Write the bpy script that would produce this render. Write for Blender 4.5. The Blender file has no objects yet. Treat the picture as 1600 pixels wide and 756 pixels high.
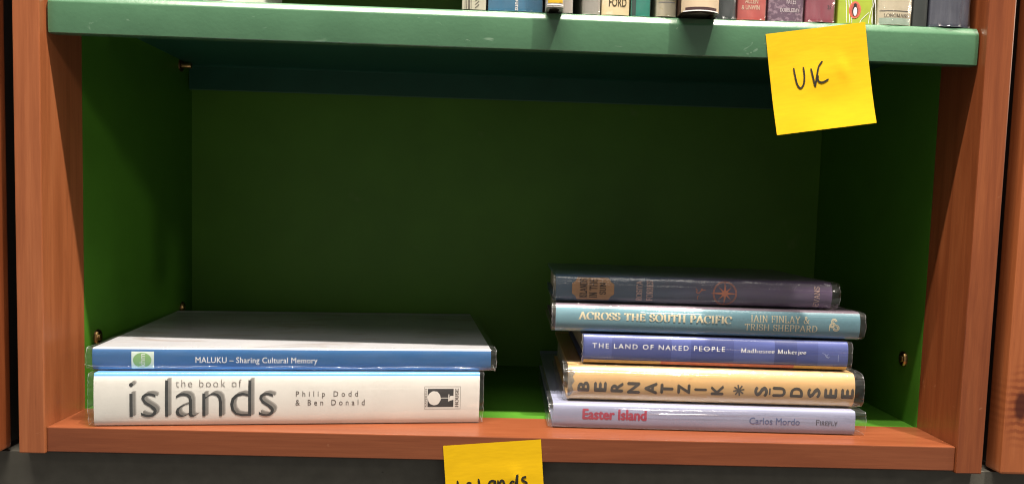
import bpy, bmesh, math, random
from mathutils import Matrix, Vector, noise as mnoise
random.seed(7)
R = math.radians
scn = bpy.context.scene
col = scn.collection

# ------------------------------------------------------------------ camera
cam = bpy.data.cameras.new('camera'); camo = bpy.data.objects.new('camera', cam); col.objects.link(camo)
pitch, yaw, roll = 0.07119, 0.02694, 0.02988
fw = Vector((math.sin(yaw)*math.cos(pitch), math.cos(yaw)*math.cos(pitch), -math.sin(pitch)))
rt = Vector((math.cos(yaw), -math.sin(yaw), 0)); up = rt.cross(fw)
r2 = math.cos(roll)*rt + math.sin(roll)*up; u2 = -math.sin(roll)*rt + math.cos(roll)*up
camo.matrix_world = Matrix(((r2.x, u2.x, -fw.x, -0.0167), (r2.y, u2.y, -fw.y, -0.5777), (r2.z, u2.z, -fw.z, 0.1713), (0, 0, 0, 1)))
cam.sensor_width = 36; cam.sensor_fit = 'HORIZONTAL'; cam.lens = 27.0; cam.shift_y = 0.02575
cam.clip_start = 0.01; cam.clip_end = 50
scn.camera = camo

# ------------------------------------------------------------------ light
world = bpy.data.worlds.new('World'); scn.world = world; world.use_nodes = True
world.node_tree.nodes['Background'].inputs[0].default_value = (1.0, 0.93, 0.84, 1)
world.node_tree.nodes['Background'].inputs[1].default_value = 0.25
scn.view_settings.view_transform = 'Standard'; scn.view_settings.look = 'None'
scn.view_settings.exposure = 0.0; scn.view_settings.gamma = 1.0

def area(name, loc, target, power, color, sx, sy=None):
    d = bpy.data.lights.new(name, 'AREA'); o = bpy.data.objects.new(name, d); col.objects.link(o)
    d.energy = power; d.color = color
    if sy: d.shape = 'RECTANGLE'; d.size = sx; d.size_y = sy
    else: d.shape = 'DISK'; d.size = sx
    z = (Vector(loc) - Vector(target)).normalized()
    x = Vector((1, 0, 0)); x = (x - z*x.dot(z)).normalized(); y = z.cross(x)
    o.matrix_world = Matrix(((x.x, y.x, z.x, loc[0]), (x.y, y.y, z.y, loc[1]), (x.z, y.z, z.z, loc[2]), (0, 0, 0, 1)))
    return o
WARM = (1.0, 0.90, 0.77)
area('ceiling_tube_lamp', (-0.15, -0.455, 2.18), (0.0, 0.0, 0.1), 142, WARM, 1.5, 0.035)
area('ceiling_spot_lamp', (0.58, -0.455, 2.18), (0.1, 0.0, 0.1), 80, WARM, 0.05)
area('aisle_lamp', (2.6, -0.80, 0.86), (-0.35, 0.05, 0.15), 10, (1.0, 0.86, 0.70), 0.16)

area('added_front_fill', (-0.1, -0.95, 2.45), (0.0, 0.0, 0.1), 17, (1.0, 0.94, 0.85), 2.2, 0.6)  # large soft fill added to lift front faces, not a known fixture
scn.cycles.filter_width = 1.1

# ------------------------------------------------------------------ materials
MATS = {}
def nt(name, rough=0.5, spec=0.5):
    m = bpy.data.materials.new(name); m.use_nodes = True
    n = m.node_tree.nodes; l = m.node_tree.links; b = n['Principled BSDF']
    b.inputs['Roughness'].default_value = rough; b.inputs['Specular IOR Level'].default_value = spec
    MATS[name] = m
    return m, n, l, b
def coords(n, l, scale=(1, 1, 1), loc=(0, 0, 0)):
    tc = n.new('ShaderNodeTexCoord'); mp = n.new('ShaderNodeMapping'); l.new(tc.outputs['Object'], mp.inputs[0])
    mp.inputs['Scale'].default_value = scale; mp.inputs['Location'].default_value = loc
    return mp.outputs[0]
def noise(n, l, vec, scale, detail=4, rough=0.55, dist=0.0):
    t = n.new('ShaderNodeTexNoise'); l.new(vec, t.inputs['Vector']); t.inputs['Scale'].default_value = scale
    t.inputs['Detail'].default_value = detail; t.inputs['Roughness'].default_value = rough; t.inputs['Distortion'].default_value = dist
    return t.outputs['Fac']
def ramp(n, l, fac, stops):
    r = n.new('ShaderNodeValToRGB'); l.new(fac, r.inputs[0]); e = r.color_ramp.elements
    while len(e) < len(stops): e.new(0.5)
    for q, (p, c) in zip(e, stops): q.position = p; q.color = (*c, 1)
    return r.outputs[0]
def mix(n, l, fac, a, b, mode='MIX'):
    m = n.new('ShaderNodeMix'); m.data_type = 'RGBA'; m.blend_type = mode
    for sock, v in ((m.inputs[0], fac), (m.inputs[6], a), (m.inputs[7], b)):
        if isinstance(v, (int, float)): sock.default_value = v
        elif isinstance(v, tuple): sock.default_value = (*v, 1)
        else: l.new(v, sock)
    return m.outputs[2]
def bump(n, l, b, h, strength, dist):
    k = n.new('ShaderNodeBump'); k.inputs['Strength'].default_value = strength; k.inputs['Distance'].default_value = dist
    l.new(h, k.inputs['Height']); l.new(k.outputs[0], b.inputs['Normal'])
def maprange(n, l, v, a, b_, c=0.0, d=1.0):
    m = n.new('ShaderNodeMapRange'); l.new(v, m.inputs[0])
    for i, x in enumerate((a, b_, c, d)): m.inputs[i+1].default_value = x
    return m.outputs[0]

def paint(name, c, rough=0.5, var=0.12, scale=60, spec=0.4, bumpy=0.0, stain=None, stain_scale=40, stain_lo=0.62):
    """one colour with slight cloudy variation, optional irregular stains"""
    m, n, l, b = nt(name, rough, spec)
    v = coords(n, l)
    f = noise(n, l, v, scale, 5)
    d = tuple(x*(1-var) for x in c); e = tuple(min(1, x*(1+var)) for x in c)
    o = ramp(n, l, f, [(0.3, d), (0.7, e)])
    if stain:
        s = noise(n, l, coords(n, l, loc=(3.1, 1.7, 0.4)), stain_scale, 3)
        o = mix(n, l, maprange(n, l, s, stain_lo, stain_lo+0.12), o, stain)
    l.new(o, b.inputs['Base Color'])
    if bumpy: bump(n, l, b, noise(n, l, v, 900, 3), bumpy, 0.0004)
    return m

def wood(name, vertical=True, tint=1.0, knot=None, shift=(0, 0, 0), base=((0.25, 0.066, 0.021), (0.36, 0.108, 0.036), (0.44, 0.150, 0.056))):
    m, n, l, b = nt(name, 0.33, 0.5)
    sc = (26, 26, 1.6) if vertical else (1.6, 26, 26)
    v = coords(n, l, sc, shift)
    if knot:
        tc = n.new('ShaderNodeTexCoord'); sub = n.new('ShaderNodeVectorMath'); sub.operation = 'SUBTRACT'
        l.new(tc.outputs['Object'], sub.inputs[0]); sub.inputs[1].default_value = knot
        ml = n.new('ShaderNodeVectorMath'); ml.operation = 'MULTIPLY'; l.new(sub.outputs[0], ml.inputs[0]); ml.inputs[1].default_value = (1.0, 0.0, 0.42)
        ln = n.new('ShaderNodeVectorMath'); ln.operation = 'LENGTH'; l.new(ml.outputs[0], ln.inputs[0])
        kd = ln.outputs['Value']
    a = noise(n, l, v, 3.0, 6, 0.6, 0.9); c2 = noise(n, l, v, 16.0, 4, 0.6, 0.4)
    big = noise(n, l, coords(n, l, (3, 3, 1.2) if vertical else (1.2, 3, 3), shift), 3.0, 3)
    o = ramp(n, l, a, [(0.28, base[0]), (0.5, base[1]), (0.74, base[2])])
    o = mix(n, l, maprange(n, l, c2, 0.35, 0.65, 0.0, 0.30), o, base[0])
    o = mix(n, l, maprange(n, l, big, 0.35, 0.7, 0.0, 0.35), o, tuple(x*0.72 for x in base[1]))
    # short pores
    p = noise(n, l, coords(n, l, (420, 420, 16) if vertical else (16, 420, 420)), 2.0, 2)
    o = mix(n, l, maprange(n, l, p, 0.66, 0.74, 0.0, 0.35), o, (0.10, 0.025, 0.008))
    # pale scuffs
    s = noise(n, l, coords(n, l, (40, 40, 90), (5, 2, 1)), 1.4, 2, 0.4, 1.2)
    o = mix(n, l, maprange(n, l, s, 0.765, 0.785, 0.0, 0.16), o, (0.55, 0.30, 0.17))
    fine = noise(n, l, coords(n, l, (900, 900, 14) if vertical else (14, 900, 900)), 1.0, 3, 0.7)
    o = mix(n, l, maprange(n, l, fine, 0.35, 0.62, 0.32, 0.0), o, base[0])
    if knot:
        wv = n.new('ShaderNodeTexWave'); wv.wave_type = 'RINGS'; wv.inputs['Scale'].default_value = 130; wv.inputs['Distortion'].default_value = 3.0
        wv.inputs['Detail'].default_value = 3; l.new(ml.outputs[0], wv.inputs['Vector'])
        rg = maprange(n, l, wv.outputs['Fac'], 0.3, 0.8, 0.0, 0.7)
        near = maprange(n, l, kd, 0.004, 0.016, 1.0, 0.0)
        mm = n.new('ShaderNodeMath'); mm.operation = 'MULTIPLY'; l.new(rg, mm.inputs[0]); l.new(near, mm.inputs[1])
        o = mix(n, l, mm.outputs[0], o, (0.12, 0.018, 0.006))
        o = mix(n, l, maprange(n, l, kd, 0.0035, 0.0062, 0.92, 0.0), o, (0.05, 0.008, 0.004))
    l.new(o, b.inputs['Base Color'])
    bump(n, l, b, c2, 0.06, 0.0006)
    b.inputs['Coat Weight'].default_value = 0.15; b.inputs['Coat Roughness'].default_value = 0.25
    return m

def tray_paint():
    m, n, l, b = nt('tray_paint', 0.30, 0.55)
    v = coords(n, l)
    o = ramp(n, l, noise(n, l, v, 22, 4), [(0.3, (0.052, 0.134, 0.073)), (0.7, (0.064, 0.160, 0.088))])
    s = noise(n, l, coords(n, l, (1, 1, 2.2), (2, 0, 0)), 38, 3, 0.5, 1.6)
    o = mix(n, l, maprange(n, l, s, 0.68, 0.74, 0.0, 0.35), o, (0.33, 0.46, 0.36))
    o = mix(n, l, maprange(n, l, noise(n, l, coords(n, l, loc=(7, 3, 1)), 150, 3, 0.5, 1.0), 0.74, 0.78, 0.0, 0.35), o, (0.40, 0.50, 0.40))
    l.new(o, b.inputs['Base Color'])
    b.inputs['Coat Weight'].default_value = 0.6; b.inputs['Coat Roughness'].default_value = 0.10
    bump(n, l, b, noise(n, l, v, 260, 4), 0.14, 0.0008)
    return m

def plastic(name, rough=0.09, bump_s=0.35, scale=(30, 160, 160), haze=0.02, edge=0.50, base=0.062):
    """clear book film: mostly see-through, glossy, a little milky, creased"""
    m = bpy.data.materials.new(name); m.use_nodes = True; n = m.node_tree.nodes; l = m.node_tree.links; n.clear(); MATS[name] = m
    out = n.new('ShaderNodeOutputMaterial'); tr = n.new('ShaderNodeBsdfTransparent'); gl = n.new('ShaderNodeBsdfGlossy'); df = n.new('ShaderNodeBsdfDiffuse')
    tr.inputs[0].default_value = (0.965, 0.965, 0.96, 1); gl.inputs[0].default_value = (1, 1, 1, 1); gl.inputs['Roughness'].default_value = rough; df.inputs[0].default_value = (0.85, 0.87, 0.9, 1)
    lw = n.new('ShaderNodeLayerWeight'); lw.inputs['Blend'].default_value = 0.5
    pw = n.new('ShaderNodeMath'); pw.operation = 'POWER'; l.new(lw.outputs['Facing'], pw.inputs[0]); pw.inputs[1].default_value = 3.5
    fac = maprange(n, l, pw.outputs[0], 0, 1, base, edge)
    g2 = n.new('ShaderNodeBsdfGlossy'); g2.inputs[0].default_value = (1, 1, 1, 1); g2.inputs['Roughness'].default_value = 0.30
    gm = n.new('ShaderNodeMixShader'); gm.inputs[0].default_value = 0.16; l.new(gl.outputs[0], gm.inputs[1]); l.new(g2.outputs[0], gm.inputs[2])
    m1 = n.new('ShaderNodeMixShader'); l.new(maprange(n, l, noise(n, l, coords(n, l, (25, 120, 120), (3, 1, 2)), 1.0, 4, 0.6, 0.8), 0.38, 0.68, haze*0.4, haze*2.2), m1.inputs[0]); l.new(tr.outputs[0], m1.inputs[1]); l.new(df.outputs[0], m1.inputs[2])
    m2 = n.new('ShaderNodeMixShader'); l.new(fac, m2.inputs[0]); l.new(m1.outputs[0], m2.inputs[1]); l.new(gm.outputs[0], m2.inputs[2]); l.new(m2.outputs[0], out.inputs[0])
    h = noise(n, l, coords(n, l, scale), 1.0, 4, 0.6, 0.6)
    k = n.new('ShaderNodeBump'); k.inputs['Strength'].default_value = bump_s; k.inputs['Distance'].default_value = 0.0012; l.new(h, k.inputs['Height'])
    l.new(k.outputs[0], gl.inputs['Normal']); l.new(k.outputs[0], g2.inputs['Normal'])
    return m

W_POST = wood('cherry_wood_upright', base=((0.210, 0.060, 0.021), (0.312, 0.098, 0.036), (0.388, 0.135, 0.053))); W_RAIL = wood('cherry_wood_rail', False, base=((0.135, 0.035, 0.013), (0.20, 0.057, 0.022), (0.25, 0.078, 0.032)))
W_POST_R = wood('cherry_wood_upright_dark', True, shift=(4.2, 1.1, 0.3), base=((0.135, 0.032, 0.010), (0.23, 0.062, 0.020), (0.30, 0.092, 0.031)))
W_NB = wood('cherry_wood_neighbour', True, shift=(9.2, 3.1, 0.7), knot=(0.3975, 0.0, 0.034))
M_TRAY = tray_paint()
M_GREEN = paint('grass_green_paint', (0.052, 0.170, 0.014), 0.42, 0.07, 35, 0.4, 0.05)
M_BLACK = paint('black_carcass_paint', (0.012, 0.011, 0.010), 0.7, 0.2)
M_CHAR = paint('charcoal_panel', (0.115, 0.110, 0.093), 0.75, 0.12, 70, 0.3, 0.1, stain=(0.02, 0.02, 0.018), stain_scale=160, stain_lo=0.72)
def metal(name, c, rough):
    m, n, l, b = nt(name, rough, 0.5); b.inputs['Metallic'].default_value = 1.0
    l.new(ramp(n, l, noise(n, l, coords(n, l), 400, 3), [(0.3, tuple(x*0.6 for x in c)), (0.7, c)]), b.inputs['Base Color']); return m
M_BRASS = metal('aged_brass', (0.62, 0.40, 0.16), 0.32); M_BRONZE = metal('dark_bronze', (0.16, 0.09, 0.045), 0.4)
M_PAGE = None
def page_mat():
    m, n, l, b = nt('page_edges', 0.8, 0.2)
    f = noise(n, l, coords(n, l, (2, 2, 2600)), 1.0, 2)
    l.new(ramp(n, l, f, [(0.35, (0.42, 0.36, 0.26)), (0.65, (0.66, 0.60, 0.47))]), b.inputs['Base Color']); return m
M_PAGE = page_mat()
M_EDGE = plastic('film_cut_edge', 0.2, 0.6, (200, 200, 200), 0.14, 0.5, 0.13)
M_FILM = plastic('clear_book_film'); M_FILM_SOFT = plastic('clear_book_film_smooth', 0.07, 0.16, (9, 70, 70), 0.015)
M_FILM_CR = plastic('creased_book_film', 0.08, 0.8, (60, 140, 140), 0.022, 0.55, 0.07)

# ------------------------------------------------------------------ mesh helpers
def mesh(name, vs, fs, mats, parent=None, smooth=False, mi=None):
    me = bpy.data.meshes.new(name); me.from_pydata([tuple(v) for v in vs], [], fs); me.update()
    if not isinstance(mats, (list, tuple)): mats = [mats]
    for m in mats: me.materials.append(m)
    if mi: me.polygons.foreach_set('material_index', mi)
    if smooth: me.polygons.foreach_set('use_smooth', [True]*len(me.polygons))
    o = bpy.data.objects.new(name, me); col.objects.link(o); o.parent = parent
    return o
def box(name, x0, x1, y0, y1, z0, z1, m, parent=None, bev=0.0, seg=2):
    bm = bmesh.new(); bmesh.ops.create_cube(bm, size=1)
    for v in bm.verts: v.co = Vector((x0+(v.co.x+.5)*(x1-x0), y0+(v.co.y+.5)*(y1-y0), z0+(v.co.z+.5)*(z1-z0)))
    if bev: bmesh.ops.bevel(bm, geom=bm.edges[:], offset=bev, segments=seg, affect='EDGES', profile=0.6)
    me = bpy.data.meshes.new(name); bm.to_mesh(me); bm.free(); me.materials.append(m)
    o = bpy.data.objects.new(name, me); col.objects.link(o); o.parent = parent
    return o
def empty(name, loc=(0, 0, 0), label=None, cat=None, group=None, rot=(0, 0, 0)):
    o = bpy.data.objects.new(name, None); col.objects.link(o); o.location = loc; o.rotation_euler = rot; o.empty_display_size = 0.02
    tag(o, label, cat, group); return o
def tag(o, label=None, cat=None, group=None, kind=None):
    if label: o['label'] = label
    if cat: o['category'] = cat
    if group: o['group'] = group
    if kind: o['kind'] = kind
    return o

# ------------------------------------------------------------------ bookcase
XL, XR, JD, DB, HT = -0.35, 0.35, 0.0583, 0.284, 0.66
bc = empty('bookcase', (0, 0, -0.02), 'cherry wood framed bookcase bay with a grass green painted interior', 'bookcase')
def bpart(o): o.parent = bc; o.matrix_parent_inverse = Matrix.Translation((0, 0, 0.02)); return o
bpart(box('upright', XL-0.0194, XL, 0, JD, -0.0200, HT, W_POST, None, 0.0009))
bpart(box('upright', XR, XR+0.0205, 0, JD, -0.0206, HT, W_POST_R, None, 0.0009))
bpart(box('bottom_rail', XL+0.0001, XR-0.0001, 0.0022, JD, -0.0193, 0.0, W_RAIL, None, 0.0008))
bpart(box('side_panel', XL-0.016, XL-0.0002, JD+0.0004, DB+0.012, -0.018, HT, M_GREEN, None, 0.0004))
bpart(box('side_panel', XR+0.0002, XR+0.016, JD+0.0004, DB+0.012, -0.018, HT, M_GREEN, None, 0.0004))
bpart(box('back_panel', XL, XR, DB, DB+0.008, -0.017, HT, paint('olive_green_back', (0.078, 0.205, 0.022), 0.48, 0.13, 9, 0.28, 0.08, stain=(0.11, 0.22, 0.05), stain_scale=26, stain_lo=0.66)))
bpart(box('floor_panel', XL, XR, JD+0.0006, DB-0.0003, -0.017, -0.0008, M_GREEN, None, 0.0005))
bpart(box('top_board', XL+0.0001, XR-0.0001, 0.003, DB-0.0003, HT-0.02, HT-0.001, W_RAIL, None, 0.001))
bpart(box('outer_side', XL-0.0176, XL-0.0162, JD+0.001, DB+0.01, -0.018, HT, M_BLACK))
bpart(box('outer_side', XR+0.0162, XR+0.0186, JD+0.001, DB+0.01, -0.018, HT, M_BLACK))

# brass shelf-pin sockets in the side panels
def lathe(prof, seg=20):
    vs, fs = [], []
    for i, (r, h) in enumerate(prof):
        for k in range(seg):
            a = 2*math.pi*k/seg; vs.append((h, r*math.cos(a), r*math.sin(a)))
    for i in range(len(prof)-1):
        for k in range(seg): fs.append((i*seg+k, i*seg+(k+1) % seg, (i+1)*seg+(k+1) % seg, (i+1)*seg+k))
    fs.append(tuple(range((len(prof)-1)*seg, len(prof)*seg))); return vs, fs
def pin(side, y, z, peg=False):
    s = 1 if side < 0 else -1
    x = XL if side < 0 else XR
    vs, fs = lathe([(0.0068, -0.0005), (0.0068, 0.0006), (0.0060, 0.0011), (0.0048, 0.0011), (0.0044, 0.0005), (0.0004, 0.0005)])
    o = bpart(mesh('pin_socket', [(x+s*a, y+b, z+c) for a, b, c in vs], fs, M_BRONZE, None, True))
    vs, fs = lathe([(0.0030, 0.0002), (0.0030, 0.0105 if peg else 0.0022), (0.0026, 0.0110 if peg else 0.0027), (0.0003, 0.0110 if peg else 0.0027)], 14)
    mesh('pin_peg', [(x+s*a, y+b, z+c) for a, b, c in vs], fs, M_BRASS, o, True)
    if not peg:   # brass lip on the front of the socket
        c = [(0.0068*math.cos(a), 0.0068*math.sin(a)) for a in [math.pi*(0.72+0.56*k/8) for k in range(9)]]
        vs = [(x+s*h, y+q[0]*f, z+q[1]*f) for q in c for h, f in ((0.0008, 1.02), (0.0030, 1.0), (0.0030, 0.80))]
        fs = [(3*i+j, 3*i+3+j, 3*i+4+j, 3*i+1+j) for i in range(8) for j in range(2)]
        mesh('socket_lip', vs, fs, M_BRASS, o, True)
pin(1, 0.086, 0.0535); pin(-1, 0.079, 0.0560); pin(-1, 0.2577, 0.0590); pin(-1, 0.255, 0.3165, True)

# neighbouring bays
nb = empty('bookcase', (0.40, 0, -0.0205), 'knotty cherry wood bookcase upright across the gap beside the right post', 'bookcase')
o = box('upright', 0.3857, 0.448, 0.0, 0.020, -0.0205, HT, W_NB, None, 0.0022, 3); o.parent = nb; o.matrix_parent_inverse = Matrix.Translation((-0.40, 0, 0.0205))
o = box('outer_side', 0.3900, 0.405, 0.0203, DB+0.01, -0.018, HT, M_BLACK); o.parent = nb; o.matrix_parent_inverse = Matrix.Translation((-0.40, 0, 0.0205))
nb2 = empty('bookcase', (-0.40, 0, -0.0205), 'plain cherry wood bookcase upright across the gap beside the left post', 'bookcase')
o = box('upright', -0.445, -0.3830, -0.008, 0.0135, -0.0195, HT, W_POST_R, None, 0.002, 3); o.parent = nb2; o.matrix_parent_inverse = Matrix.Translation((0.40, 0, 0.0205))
o = box('outer_side', -0.405, -0.3880, 0.0138, DB+0.01, -0.018, HT, M_BLACK); o.parent = nb2; o.matrix_parent_inverse = Matrix.Translation((0.40, 0, 0.0205))
wl = box('wall', -0.9, 0.9, DB+0.02, DB+0.03, -0.6, 0.9, M_BLACK); tag(wl, kind='structure')
pl = box('plinth', -0.9, 0.9, 0.012, DB+0.02, -0.5, -0.0225, M_CHAR); tag(pl, kind='structure')

# ------------------------------------------------------------------ green metal shelf (folded tray)
TZ, TY, TB = 0.3226, 0.008, 0.294      # top, front face, lip bottom
def tray():
    t = 0.0014; r = 0.0046; prof = []
    prof.append((TY+0.010, TB+0.0004)); prof.append((TY+0.0032, TB)); prof.append((TY+0.0008, TB)); prof.append((TY+0.0002, TB+0.0005))
    prof.append((TY, TB+0.004)); prof.append((TY-0.0002, TB+0.012)); prof.append((TY, TZ-0.0066))
    prof += [(TY+0.0001, TZ-0.0058), (TY+0.0004, TZ-0.0051), (TY+0.0008, TZ-0.0043), (TY+0.0019, TZ-0.0025), (TY+0.0031, TZ-0.0008), (TY+0.0037, TZ-0.00035), (TY+0.0048, TZ-0.0001), (TY+0.0058, TZ)]
    prof += [(0.06, TZ), (0.15, TZ), (0.268, TZ), (0.2725, TZ-0.001), (0.2735, TZ-0.003), (0.2735, TB+0.0005), (0.2715, TB)]
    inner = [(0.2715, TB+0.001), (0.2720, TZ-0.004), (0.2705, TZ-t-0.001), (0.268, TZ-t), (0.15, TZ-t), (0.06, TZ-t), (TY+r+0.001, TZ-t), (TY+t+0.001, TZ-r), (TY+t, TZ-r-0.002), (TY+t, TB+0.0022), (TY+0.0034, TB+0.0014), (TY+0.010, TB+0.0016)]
    P = prof+inner; n = len(P); nx = 40; vs = []; fs = []
    x0, x1 = -0.3482, 0.3486
    for i in range(nx+1):
        x = x0+(x1-x0)*i/nx
        for (y, z) in P:
            w = 0.0003*mnoise.noise((x*9, y*20, 1.3)) if y < 0.02 else 0
            vs.append((x, y+w, z+0.0004*mnoise.noise((x*6, 0, 4)) if y < 0.02 else z))
    for i in range(nx):
        for j in range(n):
            fs.append((i*n+j, i*n+(j+1) % n, (i+1)*n+(j+1) % n, (i+1)*n+j))
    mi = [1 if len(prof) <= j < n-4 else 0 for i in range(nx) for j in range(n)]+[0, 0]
    fs.append(tuple(range(n))); fs.append(tuple(reversed(range(nx*n, nx*n+n))))
    o = mesh('metal_shelf', vs, fs, [M_TRAY, paint('shaded_teal_underside', (0.016, 0.085, 0.050), 0.5, 0.1, 30)], None, False, mi)  # underside teal darkened: part of the shade below the shelf is painted in
    me = o.data
    me.polygons.foreach_set('use_smooth', [len(p.vertices) == 4 for p in me.polygons])
    bm = bmesh.new(); bm.from_mesh(me); bmesh.ops.recalc_face_normals(bm, faces=bm.faces)
    for e in bm.edges:
        if len(e.link_faces) == 2 and e.calc_face_angle(0) > R(40): e.smooth = False
    bm.to_mesh(me); bm.free()
    tag(o, 'sea green painted metal shelf with folded front lip, holding upright books', 'shelf')
    return o
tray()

# ------------------------------------------------------------------ lettering
def sans(s, bold=0.0, space=1.0, thin=False):
    c = bpy.data.curves.new('t', 'FONT'); c.body = s; c.size = 1; c.resolution_u = 3; c.offset = min(bold, 0); c.space_character = space
    o = bpy.data.objects.new('t', c); col.objects.link(o)
    dg = bpy.context.evaluated_depsgraph_get(); me = bpy.data.meshes.new_from_object(o.evaluated_get(dg))
    vs = [(v.co.x, v.co.y, 0.0) for v in me.vertices]; fs = [tuple(p.vertices) for p in me.polygons]
    bpy.data.objects.remove(o); bpy.data.curves.remove(c); bpy.data.meshes.remove(me)
    if bold > 0:
        n0 = len(vs); V, F = [], []
        for k, (dx, dy) in enumerate(((0, 0), (-bold, 0), (bold, 0), (0, -bold*0.8), (0, bold*0.8))):
            V += [(x+dx, y+dy, k*0.000008) for x, y, z in vs]; F += [tuple(i+k*n0 for i in f) for f in fs]
        vs, fs = V, F
    return vs, fs

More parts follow.
